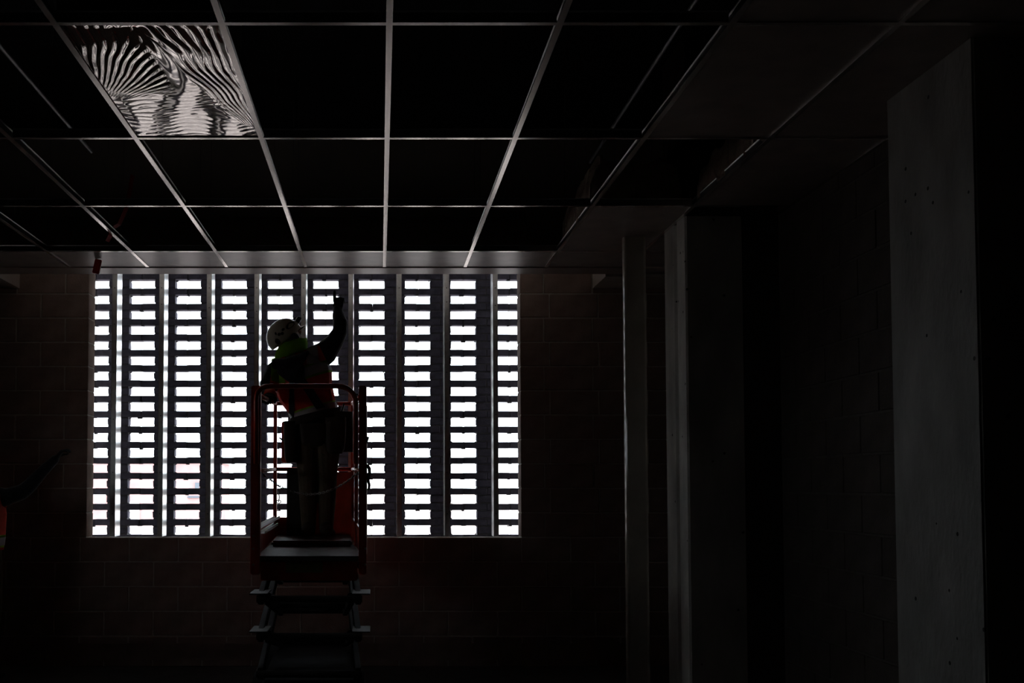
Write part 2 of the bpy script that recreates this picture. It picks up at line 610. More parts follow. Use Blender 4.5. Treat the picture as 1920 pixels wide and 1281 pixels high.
for x in GX[:-1]:
    tee('main_runner', (x, GY[0], CEIL), (x, GY[-1], CEIL))
XS = [LEFT_X] + GX
for y in GY[:-1]:
    for a, b_ in zip(XS, XS[1:]):
        e = .0122
        tee('cross_tee', (a + e, y, CEIL + .0004), (b_ - e, y, CEIL + .0004))
bm = new(); box(bm, RIGHT_X - .022, RIGHT_X, GY[0], PIER_Y0, CEIL, CEIL + .002); box(bm, RIGHT_X - .002, RIGHT_X, GY[0], PIER_Y0, CEIL, CEIL + .025)
obj('wall_angle', bm, 'tee', ceil)


def tile(x0, x1, y0, y1):
    b = new(); e = .005
    box(b, x0 + e, x1 - e, y0 + e, y1 - e, CEIL + TH + .0008, CEIL + .018)
    bmesh.ops.recalc_face_normals(b, faces=b.faces)
    bmesh.ops.bevel(b, geom=list(b.edges), offset=.0025, segments=1, affect='EDGES')
    return obj('ceiling_tile', b, 'tile', ceil)


for a, b_ in zip(XS, XS[1:]):
    tile(a, b_, GY[5], GY[6] + .012)
for (xi, yi) in ((7, 4), (8, 3), (7, 2), (8, 2), (7, 1), (8, 1), (7, 0), (8, 0)):
    tile(GX[xi], GX[xi + 1], GY[yi], GY[yi + 1])
# the ceiling carries on into the alcove behind the partition
bm = new(); box(bm, 1.875 + .012, ALC_X, PIER_Y1 + .004, GY[5] - .014, CEIL + .004, CEIL + .018)
obj('ceiling_tile', bm, 'tile', ceil)
bm = new(); box(bm, 2.46 + .012, ALC_X, GY[5], GY[6], CEIL + .004, CEIL + .018)
obj('ceiling_tile', bm, 'tile', ceil)
for i, x in enumerate(GX[1:-1]):
    for y in (GY[2] + .5, GY[3] + .6, GY[4] + .55, GY[5] - .25):
        bm = new(); tube(bm, [(x, y, CEIL + WEB), (x + .01, y, DECK_Z)], .0013, 5)
        obj('hanger_wire', bm, 'conduit', deck)

# film wrapped panel lying in one grid cell
x0, x1, y0, y1 = GX[3] + .004, GX[4] - .004, GY[2] + .004, GY[3] - .004
lp = thing('wrapped_panel', ((x0 + x1) / 2, (y0 + y1) / 2, CEIL), 'crinkled shiny film over a panel laid in the open ceiling grid', 'panel')
bm = new(); box(bm, x0, x1, y0, y1, CEIL + .03, CEIL + .09)
obj('panel_body', bm, 'lift_grey', lp)
NX, NY = 170, 300
bm = new()
grid = []


def ridge(t):
    return (1 - abs((t % 1.0) * 2 - 1)) ** 1.6


for j in range(NY + 1):
    row = []
    for i in range(NX + 1):
        s, t = i / NX, j / NY           # t = 0 near the camera, 1 towards the window
        x, y = s * (x1 - x0), t * (y1 - y0)
        nz = noise.noise(Vector((x * 5, y * 4, 1.3)))
        nz2 = noise.noise(Vector((x * 16, y * 12, 7.7)))
        wdt, hgt = x1 - x0, y1 - y0
        clamp = lambda q: max(0.0, min(1.0, q))
        # fan of folds pulled towards the far right corner
        ex, ey = wdt * 1.04 - x, hgt * 1.03 - y
        fR = ridge(math.atan2(ey, ex) * 25 + nz * 1.0 + .15 * nz2) * min(1, math.hypot(ex, ey) / .8)
        # fan of folds from the left edge
        ex, ey = x + wdt * .10, y - hgt * .68
        fL = ridge(math.atan2(ey, ex) * 15 + nz * 1.0 + .15 * nz2) * min(1, math.hypot(ex, ey) / .7)
        # low ripples lying across the far end
        fC = ridge(y * 21 + 1.3 * nz + .6 * x + .25 * nz2)
        wR = clamp((s - (.44 + .5 * t)) / .10)
        wL = clamp((.62 - t + .12 * nz) / .14) * clamp((.46 - s + .1 * t) / .10) * (1 - wR)
        wC = clamp((t - .45) / .15) * (1 - wR) * (1 - wL)
        amp = 1.0 + .9 * noise.noise(Vector((x * 4.3, y * 4, 4.4)))
        h = (fR * wR * .0040 + fL * wL * .0050 + fC * wC * .0009) * amp + nz2 * .0006 + nz * .003
        h += .020 * clamp(.55 - t) * math.exp(-((s - .42 - .2 * t) / .07) ** 2)
        edge = min(s, 1 - s, t * 2, (1 - t) * 2) * 12
        h *= max(.0, min(1, edge))
        row.append(bm.verts.new((x0 + x, y0 + y, CEIL + .006 + h)))
    grid.append(row)
for j in range(NY):
    for i in range(NX):
        bm.faces.new((grid[j][i], grid[j + 1][i], grid[j + 1][i + 1], grid[j][i + 1]))
fo = obj('film', bm, 'film', lp, smooth=True)
fo['label'] = 'crumpled glossy film'


# insulation batts lying on the tiles and along the fascia
def batt(x0, x1, y0, y1, z0, th, amp, label, seed, nx=26, ny=46):
    b = new()
    top, bot = [], []
    for j in range(ny + 1):
        rt, rb = [], []
        for i in range(nx + 1):
            s, t = i / nx, j / ny
            x, y = x0 + (x1 - x0) * s, y0 + (y1 - y0) * t
            ed = min(1, min(s, 1 - s) * (x1 - x0) * 14, min(t, 1 - t) * (y1 - y0) * 14)
            n_ = noise.fractal(Vector((x * 7 + seed, y * 7, seed)), .8, 2.1, 4)
            n2 = noise.fractal(Vector((x * 9, y * 9 + seed, seed + 5)), .8, 2.1, 4)
            rt.append(b.verts.new((x + n2 * amp * .5, y + n_ * amp * .4, z0 + th * (.45 + .55 * ed ** .5) + n_ * amp)))
            rb.append(b.verts.new((x + n2 * amp * .5 * (1 - ed), y, z0)))
        top.append(rt); bot.append(rb)
    for j in range(ny):
        for i in range(nx):
            b.faces.new((top[j][i], top[j][i + 1], top[j + 1][i + 1], top[j + 1][i]))
            b.faces.new((bot[j][i], bot[j + 1][i], bot[j + 1][i + 1], bot[j][i + 1]))
    for j in range(ny):
        b.faces.new((top[j][0], top[j + 1][0], bot[j + 1][0], bot[j][0]))
        b.faces.new((top[j][nx], bot[j][nx], bot[j + 1][nx], top[j + 1][nx]))
    for i in range(nx):
        b.faces.new((top[0][i], bot[0][i], bot[0][i + 1], top[0][i + 1]))
        b.faces.new((top[ny][i], top[ny][i + 1], bot[ny][i + 1], bot[ny][i]))
    return tag(obj('insulation_batt', b, 'insulation', smooth=False), label, 'insulation')


batt(1.285, 1.84, 6.22, 7.28, CEIL + .0185, .32, .07, 'ragged insulation batt on the ceiling tile in front of the steel post', 3.1)
batt(1.89, 2.42, 4.95, 6.08, CEIL + .0185, .24, .09, 'pinkish insulation batt showing beside the single missing tile above the partition', 9.7)
batt(1.31, 1.84, 2.6, 3.62, CEIL + .0185, .16, .05, 'insulation batt on the tile above the wide concrete column', 15.2, 14, 24)
b_ = batt(LEFT_X + .05, 1.2, STRIP_Y - .20, STRIP_Y - .05, CEIL + .02, .40, .03, 'long brown insulation strip behind the tiles nearest the brick screen', 21.3, 60, 4)

# conduits in the ceiling void
zc = CEIL + .42
qa, qb = at_z(1300, 10, zc), at_z(1098, 315, zc)
bm = new(); tube(bm, [(qa.x, 2.0, zc), ((qa.x + qb.x) / 2, 6.6, zc)], .011, 8)
tag(obj('conduit', bm, 'conduit', smooth=True), 'thin conduit above the open grid near the tiled edge', 'conduit')
zc = CEIL + .36
qa, qb = at_z(10, 95, zc), at_z(200, 320, zc)
bm = new(); tube(bm, [(qa.x, 2.0, zc), ((qa.x + qb.x) / 2, 6.2, zc)], .011, 8)
tag(obj('conduit', bm, 'conduit', smooth=True), 'thin conduit above the open grid beside the crinkled film panel', 'conduit')


# red plastic strip over a runner and red tag hanging under the tiles
def ribbon(pts, wd, side, th=.0015):
    b = new()
    side = Vector(side).normalized()
    rings = []
    for i, p in enumerate(pts):
        p = Vector(p)
        t = (Vector(pts[min(i + 1, len(pts) - 1)]) - Vector(pts[max(i - 1, 0)])).normalized()
        n_ = t.cross(side).normalized()
        rings.append([p + side * wd / 2 + n_ * th, p + side * wd / 2 - n_ * th, p - side * wd / 2 - n_ * th, p - side * wd / 2 + n_ * th])
    loft(b, rings)
    return b


pt = at_z(216, 441, CEIL)
bm = ribbon([(pt.x + .10, pt.y + .05, CEIL + .42), (pt.x + .07, pt.y + .03, CEIL + .2), (pt.x + .022, pt.y + .01, CEIL + .075), (pt.x, pt.y, CEIL + .058), (pt.x - .024, pt.y - .01, CEIL + .04), (pt.x - .03, pt.y - .02, CEIL - .012), (pt.x - .045, pt.y - .03, CEIL - .05)], .05, (.25, 1, 0))
tag(obj('red_ribbon', bm, 'red_plastic'), 'red plastic ribbon slung over a ceiling grid runner', 'ribbon')
pt = at_z(185, 487, CEIL)
bm = new()
bar(bm, (pt.x, pt.y, CEIL), (pt.x - .018, pt.y - .01, CEIL - .105), .05, .022, up=Vector((0, 1, 0)))
rt = thing('red_tag', (pt.x, pt.y, CEIL), 'red plastic tag hanging from the tiles above the screen corner', 'tag')
obj('tag_body', bm, 'red_plastic', rt, bevel=.004)
bm = new(); bar(bm, (pt.x + .013, pt.y + .006, CEIL - .045), (pt.x + .004, pt.y + .003, CEIL - .108), .004, .02, up=Vector((0, 1, 0)))
obj('clip', bm, 'reflective', rt)

# ---------------------------------------------------------------- outside
bm = new(); box(bm, -120, 120, -90, 180, -.3, -.02)
structure('ground', bm, 'ground')
hb = thing('brick_outbuilding', (-10, 38, 0), 'low pale red brick building seen through the lower screen openings', 'building')
xa, xb = -15.0, at(385, 930, 38).x
zt = at(300, 866, 38).z
bm = new(); box(bm, xa, xb, 38, 44, -.02, zt)
obj('wall', bm, 'far_brick', hb)
bm = new(); box(bm, xa - .1, xb + .1, 37.9, 44.1, zt, zt + .12)
obj('roof', bm, 'far_white', hb)
for (u0, u1, v0_, v1_, m) in ((176, 199, 925, 944, 'far_white'), (205, 214, 900, 960, 'far_white'), (352, 374, 930, 934, 'far_glass'), (366, 374, 905, 916, 'far_glass'), (236, 262, 940, 975, 'far_white')):
    a, b2 = at(u0, v1_, 38), at(u1, v0_, 38)
    bm = new(); box(bm, a.x, b2.x, 37.93, 38.0, a.z, b2.z)
    obj('window', bm, m, hb)

# ---------------------------------------------------------------- scissor lift
LZ, UZ = 1.066, 1.108             # main deck, raised sliding deck
FY, RY = 6.27, 8.0
FLX, FRX = at(480, 900, FY).x, at(680, 900, FY).x
RLX, RRX = at(516, 880, RY).x, at(661, 880, RY).x
lift = thing('scissor_lift', ((FLX + FRX) / 2 - .03, 7.1, 0), 'small red scissor lift with guard rails carrying the worker', 'scissor lift')


def lx(side, y):
    t = (y - FY) / (RY - FY)
    return (FLX + (RLX - FLX) * t) if side < 0 else (FRX + (RRX - FRX) * t)


def quadbox(bm, y0, y1, z0, z1, inset0=0., inset1=0.):
    c = [(lx(-1, y0) + inset0, y0), (lx(1, y0) - inset0, y0), (lx(1, y1) - inset1, y1), (lx(-1, y1) + inset1, y1)]
    loft(bm, [[Vector((x, y, z)) for x, y in c] for z in (z0, z1)])


bm = new(); quadbox(bm, FY - .02, 7.42, LZ - .03, LZ)
obj('deck', bm, 'deck_plate', lift, bevel=.004)
bm = new(); quadbox(bm, 7.17, RY + .05, LZ + .002, UZ, .03, .01)
obj('sliding_deck', bm, 'deck_plate', lift, bevel=.012)
bm = new(); quadbox(bm, FY, FY + .05, LZ - .15, LZ - .031, .03, .03)
fp = obj('front_plate', bm, 'lift_red', lift, bevel=.006)
a, b2 = at(536, 1074, FY - .004), at(605, 1053, FY - .004)
bm = new(); box(bm, a.x, b2.x, FY - .004, FY - .0005, a.z, b2.z)
obj('decal', bm, 'olive_decal', fp)['label'] = 'worn olive decal'
bm = new(); quadbox(bm, 6.4, 7.95, LZ - .10, LZ - .032, .06, .06)
obj('under_frame', bm, 'lift_dark', lift)
TOPZ = at(580, 725.5, FY).z
# front corner posts
for side, u in ((-1, 480), (1, 680)):
    x = at(u, 900, FY).x
    hw_ = .0285 if side < 0 else .0235
    z0, z1 = at(u, 1077, FY).z, at(u, 724, FY).z
    bm = new(); box(bm, x - hw_, x + hw_, FY - .03, FY + .035, z0, z1)
    po = obj('corner_post', bm, 'lift_red', lift, bevel=.006)
    for v in (1005, 1029, 1059):
        q = at(u - 5 * side * -1, v, FY - .03)
        bm = new(); tube(bm, [(q.x, FY - .038, q.z), (q.x, FY - .029, q.z)], .007, 8)
        obj('bolt', bm, 'chain', po)
# gate hoop
zg = at(580, 870, FY).z
g = [at(482, 870, FY), at(482, 725.5, FY), at(667, 725.5, FY), at(667, 870, FY)]
pts = [g[0]] + arc(g, 1, .085) + arc(g, 2, .115) + [g[3]]
pts = [p + Vector((0, -.045, 0)) for p in pts]
bm = new(); tube(bm, pts, .0155, 10)
obj('gate_hoop', bm, 'lift_red', lift, smooth=True)
# side rails
MZ = at(580, 880, RY).z
RTZ = at(530, 757, RY).z
for side in (-1, 1):
    for (z0, z1, nm, r_) in ((at(488, 739, FY).z, RTZ, 'top_rail', .016), (at(488, 884, FY).z, MZ, 'mid_rail', .014)):
        p, q = Vector((lx(side, FY), FY + .03, z0)), Vector((lx(side, RY), RY, z1))
        bm = new(); tube(bm, [p, p.lerp(q, .5), q], r_, 8)
        obj(nm, bm, 'lift_red', lift, smooth=True)
    bm = new(); bar(bm, (lx(side, FY), FY + .03, LZ + .07), (lx(side, RY), RY, UZ + .06), .012, .15)
    obj('toe_board', bm, 'lift_red', lift)
    x = lx(side, RY)
    bm = new(); box(bm, x - .013, x + .013, RY - .02, RY + .02, LZ, RTZ + .012)
    obj('rear_post', bm, 'lift_red', lift, bevel=.004)
    ym = 7.25
    bm = new(); box(bm, lx(side, ym) - .012, lx(side, ym) + .012, ym - .02, ym + .02, LZ, 2.07)
    if side > 0:
        obj('side_post', bm, 'lift_red', lift, bevel=.004)
    else:
        bm.free()
for z, nm in ((RTZ, 'top_rail'), (MZ, 'mid_rail')):
    bm = new(); tube(bm, [(RLX, RY, z), ((RLX + RRX) / 2, RY, z), (RRX, RY, z)], .0155, 8)
    obj(nm, bm, 'lift_red', lift, smooth=True)
bm = new(); bar(bm, (RLX, RY, UZ + .06), (RRX, RY, UZ + .06), .012, .15)
obj('toe_board', bm, 'lift_red', lift)
a, b2 = at(562, 1000, RY), at(660, 886, RY)
bm = new(); box(bm, a.x, b2.x, RY - .028, RY - .02, UZ + .01, b2.z)
obj('side_panel', bm, 'lift_red', lift, bevel=.003)
a, b2 = at(529, 868, 7.92), at(556, 791, 7.92)
bm = new(); box(bm, a.x, b2.x, 7.86, 7.97, a.z, b2.z)
cb = obj('control_box', bm, 'lift_red', lift, bevel=.008)
bm = new(); tube(bm, [((a.x + b2.x) / 2, 7.9, b2.z), ((a.x + b2.x) / 2, 7.9, b2.z + .05)], .01, 8)
obj('joystick', bm, 'black_plastic', cb)
a, b2 = at(539, 990, 7.9), at(566, 878, 7.9)
bm = new(); box(bm, a.x, b2.x, 7.82, 7.97, UZ, b2.z)
obj('battery_case', bm, 'lift_dark', lift, bevel=.008)
# guard chain across the entrance
ca_, cb_ = at(490, 887, FY - .03), at(672, 886, FY - .03)
sag = at(580, 927, FY - .03).z
N = 46
bm = new()
prev = None
for k in range(N + 1):
    t = k / N
    p = ca_.lerp(cb_, t)
    z = ca_.z + (cb_.z - ca_.z) * t
    p.z = z - (z - sag) * (1 - (2 * t - 1) ** 2)
    if prev is not None:
        d = p - prev
        mid = (p + prev) / 2
        up = Vector((0, 1, 0)) if k % 2 else Vector((0, .3, 1))
        a_, b3 = frame(d, up)
        ln = d.length * .78
        loop = [mid + d.normalized() * math.cos(q * math.pi / 4) * ln + b3 * math.sin(q * math.pi / 4) * .0065 for q in range(9)]
        tube(bm, loop, .0022, 5, cap=False)
    prev = p
obj('guard_chain', bm, 'chain', lift)
# loose chain tail, ring and snap hook
bm = new()
p = at(518, 900, FY - .03)
pts = [at(u, v, FY - .035) for u, v in ((507, 898), (514, 905), (522, 912), (528, 916), (521, 921), (524, 932), (522, 942))]
tube(bm, pts, .0035, 6)
obj('chain_tail', bm, 'chain', lift)
bm = new()
c_ = at(522.5, 941, FY - .04)
tube(bm, [c_ + Vector((.014 * math.cos(k * .5236), 0, .010 * math.sin(k * .5236))) for k in range(13)], .0028, 6, cap=False)
obj('chain_ring', bm, 'lift_dark', lift)
bm = new()
pts = [at(u, v, FY + .0) for u, v in ((684, 873), (689, 873), (692.5, 879), (693, 887), (690, 893), (690.5, 902), (692.5, 910), (691.5, 917), (689, 919))]
tube(bm, pts, [.007, .011, .011, .010, .010, .009, .009, .008, .005], 8)
obj('snap_hook', bm, 'black_plastic', lift, smooth=True)
bm = new()
pr_ = [at(u, v, FY + .01) for u, v in ((684, 818), (692.5, 819.5), (688.5, 832), (684, 841))]
loft(bm, [[q + Vector((0, dy, 0)) for q in pr_] for dy in (0, .03)])
obj('latch', bm, 'black_plastic', lift)
# right hand bracket strip on the outer side of the right post
bm = new()
xo = at(686.5, 850, FY).x
box(bm, xo - .004, xo + .006, FY + .036, FY + .06, at(686, 1040, FY).z, at(686, 760, FY).z)
obj('side_strip', bm, 'galv', lift)
# scissor stack: three levels on each side
LV = [.33, .56, .79, 1.0]
ya, yb = 6.42, 7.72
for side in (-1, 1):
    for lv in range(3):
        for k, (s0, s1) in enumerate(((LV[lv], LV[lv + 1]), (LV[lv + 1], LV[lv]))):
            off = side * (.045 if k == 0 else 0) - side * .055
            bm = new()
            bar(bm, (lx(side, ya) + off - side * .01, ya, s0), (lx(side, yb) + off - side * .01, yb, s1), .036, .075)
            obj('scissor_arm', bm, 'lift_dark', lift, bevel=.004)
for z in LV:
    for y in (ya, yb):
        bm = new(); tube(bm, [(lx(-1, y) - .005, y, z), (lx(1, y) + .005, y, z)], .022, 10)
        obj('cross_tube', bm, 'lift_grey', lift)
for lv in range(3):
    z = (LV[lv] + LV[lv + 1]) / 2
    y = (ya + yb) / 2
    bm = new(); tube(bm, [(lx(-1, y) + .01, y, z), (lx(1, y) - .01, y, z)], .02, 10)
    obj('pivot_tube', bm, 'lift_grey', lift)
# flat rests on the front joints
for z in (LV[1], LV[2]):
    for side in (-1, 1):
        x = lx(side, FY)
        bm = new(); box(bm, x - .055 - .01 * side, x + .055 - .01 * side, ya - .10, ya + .16, z + .036, z + .044)
        obj('joint_plate', bm, 'lift_grey', lift, bevel=.002)
bm = new(); quadbox(bm, 6.36, 7.86, .09, .30, .03, .03)
obj('chassis', bm, 'lift_dark', lift, bevel=.02)
for side in (-1, 1):
    for y in (6.56, 7.62):
        x = lx(side, y) - side * .02
        bm = new()
        tube(bm, [(x - .05, y, .16), (x - .045, y, .16), (x + .045, y, .16), (x + .05, y, .16)], [.145, .16, .16, .145], 24)
        wh = obj('wheel', bm, 'tyre', lift, smooth=False)
        bm = new()
        tube(bm, [(x - .054, y, .16), (x + .054, y, .16)], .08, 16)
        obj('hub', bm, 'lift_grey', wh)
# lengths of steel channel leaning on the platform edge
for i, (ua, va, ub, vb, wv) in enumerate(((484, 990, 520, 972, .034), (492, 1001, 517, 985, .03))):
    pa, pb = at(ua, va, 6.42), at(ub, vb, 6.95)
    bm = new()
    d = pb - pa
    a_, b3 = frame(d)
    for (o1, o2, w_, h_) in ((0, 0, wv, .002), (-wv / 2, .008, .002, .018), (wv / 2, .008, .002, .018)):
        bar(bm, pa + a_ * o1 + b3 * o2, pb + a_ * o1 + b3 * o2, w_, h_)
    tag(obj('channel_offcut', bm, 'galv'), ('upper' if i == 0 else 'lower') + ' short steel channel offcut lying on the lift platform edge', 'metal offcut')


# ---------------------------------------------------------------- people
def capsule(bm, pts, radii, flat=None, n=14, caps=True):
    """closed limb: rings of radius (ra, rb) along a polyline, rounded ends; flat = direction of ra"""
    pts = [Vector(p) for p in pts]
    rad = [(r, r) if not isinstance(r, tuple) else r for r in radii]
    if caps:
        t0 = (pts[0] - pts[1]).normalized()
        t1 = (pts[-1] - pts[-2]).normalized()
        pts2, rad2 = [], []
        for k in (1.0, .8, .45):
            m_ = min(rad[0])
            pts2.append(pts[0] + t0 * m_ * k)
            sc = math.sqrt(max(0, 1 - k * k)) + .02
            rad2.append((rad[0][0] * sc, rad[0][1] * sc))
        pts2 += pts; rad2 += rad
        for k in (.45, .8, 1.0):
            m_ = min(rad[-1])
            pts2.append(pts[-1] + t1 * m_ * k)
            sc = math.sqrt(max(0, 1 - k * k)) + .02
            rad2.append((rad[-1][0] * sc, rad[-1][1] * sc))
        pts, rad = pts2, rad2
    rings = []
    for i, p in enumerate(pts):
        t = (pts[min(i + 1, len(pts) - 1)] - pts[max(i - 1, 0)]).normalized()
        up = flat if flat is not None else (Vector((0, 1, 0)) if abs(t.y) < .9 else Vector((1, 0, 0)))
        a = (up - t * up.dot(t)).normalized()
        b = t.cross(a).normalized()
        ra, rb = rad[i]
        rings.append([p + a * ra * math.cos(q * 2 * math.pi / n) + b * rb * math.sin(q * 2 * math.pi / n) for q in range(n)])
    loft(bm, rings)


def ellipsoid(bm, c, r, rotm=None, seg=20, rn=12):
    v = []
    m = (rotm.to_4x4() if rotm else Matrix.Identity(4))
    mt = Matrix.Translation(c) @ m @ Matrix.Diagonal((*r, 1))
    bmesh.ops.create_uvsphere(bm, u_segments=seg, v_segments=rn, radius=1, matrix=mt)


def hand(bm, wrist, d, palm_n, curl, thumb_side, index_curl=None, s=1.0, fat=1.0):
    """palm, four jointed fingers and a thumb; d = direction of the hand, palm_n = out of the palm"""
    d = d.normalized()
    palm_n = (palm_n - d * palm_n.dot(d)).normalized()
    sd = d.cross(palm_n).normalized() * thumb_side
    capsule(bm, [wrist, wrist + d * .045 * s, wrist + d * .085 * s], [(.03 * s, .022 * s), (.041 * s, .018 * s), (.042 * s, .015 * s)], flat=sd)
    for k, (o, ln) in enumerate(((.031, .072), (.0105, .08), (-.0105, .075), (-.031, .06))):
        b0 = wrist + d * (.088 - .004 * abs(k - 1)) * s + sd * o * s
        cl = index_curl if (k == 0 and index_curl is not None) else curl
        pts, dirn, p = [b0 - d * .012 * s], d.copy(), b0
        pts.append(b0)
        for seg, fr in enumerate((.45, .31, .24)):
            ang = cl * (.8 if seg == 0 else 1.0)
            dirn = (Matrix.Rotation(ang * 1.25, 3, d.cross(palm_n)) @ dirn).normalized()
            p = p + dirn * ln * fr * s
            pts.append(p)
        capsule(bm, pts, [.0098 * s * fat, .0098 * s * fat, .0095 * s * fat, .009 * s * fat, .0082 * s * fat], n=10)
    b0 = wrist + d * .03 * s + sd * .034 * s
    tk = .15 if curl > .9 else .65
    t1 = b0 + (d * .55 + sd * tk + palm_n * (.95 - tk)).normalized() * .04 * s
    t2 = t1 + (d * .75 + sd * (tk - .5) + palm_n * .55).normalized() * .034 * s
    t3 = t2 + (d * .55 - sd * (.75 - tk) + palm_n * .5).normalized() * .026 * s
    capsule(bm, [b0, t1, t2, t3], [.013 * s, .012 * s, .0105 * s, .0085 * s], n=8)


def person(J, label, voxel=.0065):
    """J: dict of joint positions and radii; the body is one remeshed surface"""
    bm = new()
    segs = []   # (a, b, r, tag) for colouring the faces afterwards

    def limb(pts, rad, tg, flat=None):
        capsule(bm, pts, rad, flat)
        for a, b in zip(pts, pts[1:]):
            segs.append((Vector(a), Vector(b), tg))

    limb(J['torso'], J['torso_r'], 'top', Vector((1, .0, 0)) if 'flat' not in J else J['flat'])
    limb(J['neck'], J['neck_r'], 'skin')
    for s in ('L', 'R'):
        limb(J['arm' + s], J['arm%s_r' % s], 'top')
        limb(J['leg' + s], J['leg%s_r' % s], 'leg')
        f = J['foot' + s]
        limb(f, [(.047, .05), (.05, .042), (.046, .03), (.035, .022)], 'boot', Vector((1, 0, 0)))
        h = J['hand' + s]
        hand(bm, *h[:-1], **h[-1])
        segs.append((h[0] + h[1].normalized() * .05, h[0] + h[1].normalized() * .16, 'glove'))
    # head with face
    hc, hr = J['head'], J['head_rot']
    ellipsoid(bm, hc, (.077, .095, .112), hr)
    fwd, up, rt = hr @ Vector((0, 1, 0)), hr @ Vector((0, 0, 1)), hr @ Vector((1, 0, 0))
    ellipsoid(bm, hc + fwd * .035 - up * .055, (.055, .062, .06), hr, 14, 8)          # jaw
    capsule(bm, [hc + fwd * .09 + up * .005, hc + fwd * .113 - up * .03], [.009, .014], n=8)   # nose
    for s in (-1, 1):
        ellipsoid(bm, hc + rt * s * .078 - fwd * .005 - up * .01, (.010, .02, .032), hr, 10, 8)   # ears
        ellipsoid(bm, hc + rt * s * .032 + fwd * .088 + up * .012, (.016, .008, .010), hr, 10, 6)  # brows over the eyes
    ellipsoid(bm, hc + fwd * .093 - up * .062, (.024, .012, .009), hr, 10, 6)         # mouth
    segs.append((hc - up * .03, hc + up * .05, 'skin'))
    segs.append((hc + fwd * .05 - up * .04, hc + fwd * .08, 'skin'))
    bmesh.ops.recalc_face_normals(bm, faces=bm.faces)
    me = bpy.data.meshes.new('person_raw')
    bm.to_mesh(me); bm.free()
    tmp = bpy.data.objects.new('person_raw', me)
    COL.objects.link(tmp)
    md = tmp.modifiers.new('r', 'REMESH'); md.mode = 'VOXEL'; md.voxel_size = voxel
    sm = tmp.modifiers.new('s', 'SMOOTH'); sm.factor = .5; sm.iterations = 4
    dg = bpy.context.evaluated_depsgraph_get()
    me2 = bpy.data.meshes.new_from_object(tmp.evaluated_get(dg))
    bpy.data.objects.remove(tmp)
    bpy.data.meshes.remove(me)
    me2.materials.clear()
    order = ['top', 'leg', 'boot', 'glove', 'skin']
    for m_ in ('hoodie', 'trousers', 'boot', 'glove', 'skin'):  # one slot for each region
        me2.materials.append(MATS[m_])
    idx = []
    for p in me2.polygons:
        c = p.center
        best, bt = 9, 'top'
        for a, b, tg in segs:
            ab = b - a
            t = max(0, min(1, (c - a).dot(ab) / max(1e-9, ab.length_squared)))
            d = (c - a - ab * t).length_squared
            if d < best:
                best, bt = d, tg
        idx.append(order.index(bt))
    me2.polygons.foreach_set('material_index', idx)
    me2.polygons.foreach_set('use_smooth', [True] * len(me2.polygons))
    me2.name = 'person'
    o = link('person', me2)
    tag(o, label, 'person')
    return o


def shell(body, mi, planes, off, name, m, parent, th=.003, keep=None):
    """clothing cut from the body surface: keep faces of material mi on the inner side of each plane, push outwards"""
    b = new()
    b.from_mesh(body.data)
    bmesh.ops.delete(b, geom=[f for f in b.faces if f.material_index not in mi or (keep and not keep(f.calc_center_median()))], context='FACES')
    for co, no in planes:
        bmesh.ops.bisect_plane(b, geom=b.verts[:] + b.edges[:] + b.faces[:], plane_co=co, plane_no=no, clear_outer=True)
    # keep the largest connected piece only
    todo, best = set(b.verts), []
    while todo:
        st = [todo.pop()]
        comp = []
        while st:
            v = st.pop()
            comp.append(v)
            for e in v.link_edges:
                o2 = e.other_vert(v)
                if o2 in todo:
                    todo.remove(o2); st.append(o2)
        if len(comp) > len(best):
            best = comp
    bs = set(best)
    bmesh.ops.delete(b, geom=[v for v in b.verts if v not in bs], context='VERTS')
    b.normal_update()
    ns = [(v, v.normal.copy()) for v in b.verts]
    for v, n_ in ns:
        v.co += n_ * off
    for f in b.faces:
        f.material_index = 0
    me = bpy.data.meshes.new(name)
    b.to_mesh(me); b.free()
    me.materials.append(MATS[m])
    me.polygons.foreach_set('use_smooth', [True] * len(me.polygons))
    o = link(name, me, parent)
    sd = o.modifiers.new('t', 'SOLIDIFY'); sd.thickness = th; sd.offset = 1
    return o


def helmet(parent, hc, hr, band=True):
    b = new()
    up, fwd, rt = hr @ Vector((0, 0, 1)), hr @ Vector((0, 1, 0)), hr @ Vector((1, 0, 0))
    rings = []
    n = 28
    for k in range(11):
        ph = math.radians(-12 + k * 9.9)
        cr, sr = math.cos(ph), math.sin(ph)
        rings.append([hc + rt * (.117 * cr * math.cos(q * 2 * math.pi / n)) + fwd * (.137 * cr * math.sin(q * 2 * math.pi / n)) + up * (.005 + .122 * sr) for q in range(n)])
    loft(b, rings, cap=False)
    bmesh.ops.contextual_create(b, geom=[v for v in b.verts][-n:])
    sh = obj('helmet', b, 'helmet', parent, smooth=True)
    sd = sh.modifiers.new('t', 'SOLIDIFY'); sd.thickness = .006; sd.offset = 0
    # peak
    b = new()
    r0, r1 = [], []
    for q in range(-6, 7):
        a = math.radians(q * 9)
        c0 = hc + rt * (.115 * math.sin(a)) + fwd * (.135 * math.cos(a)) - up * .018
        r0.append(b.verts.new(c0)); r1.append(b.verts.new(c0 + fwd * (.045 * math.cos(a * 1.6)) - up * .012))
    for i in range(12):
        b.faces.new((r0[i], r0[i + 1], r1[i + 1], r1[i]))
    pk = obj('peak', b, 'helmet', sh, smooth=True)
    sd = pk.modifiers.new('t', 'SOLIDIFY'); sd.thickness = .006; sd.offset = 0
    return sh, up, fwd, rt


# --- worker on the lift: back to us, leaning left, right arm raised, looking up at the hand
WY = 7.55


def w_(u, v, dy=0.0):
    return at(u, v, WY + dy)


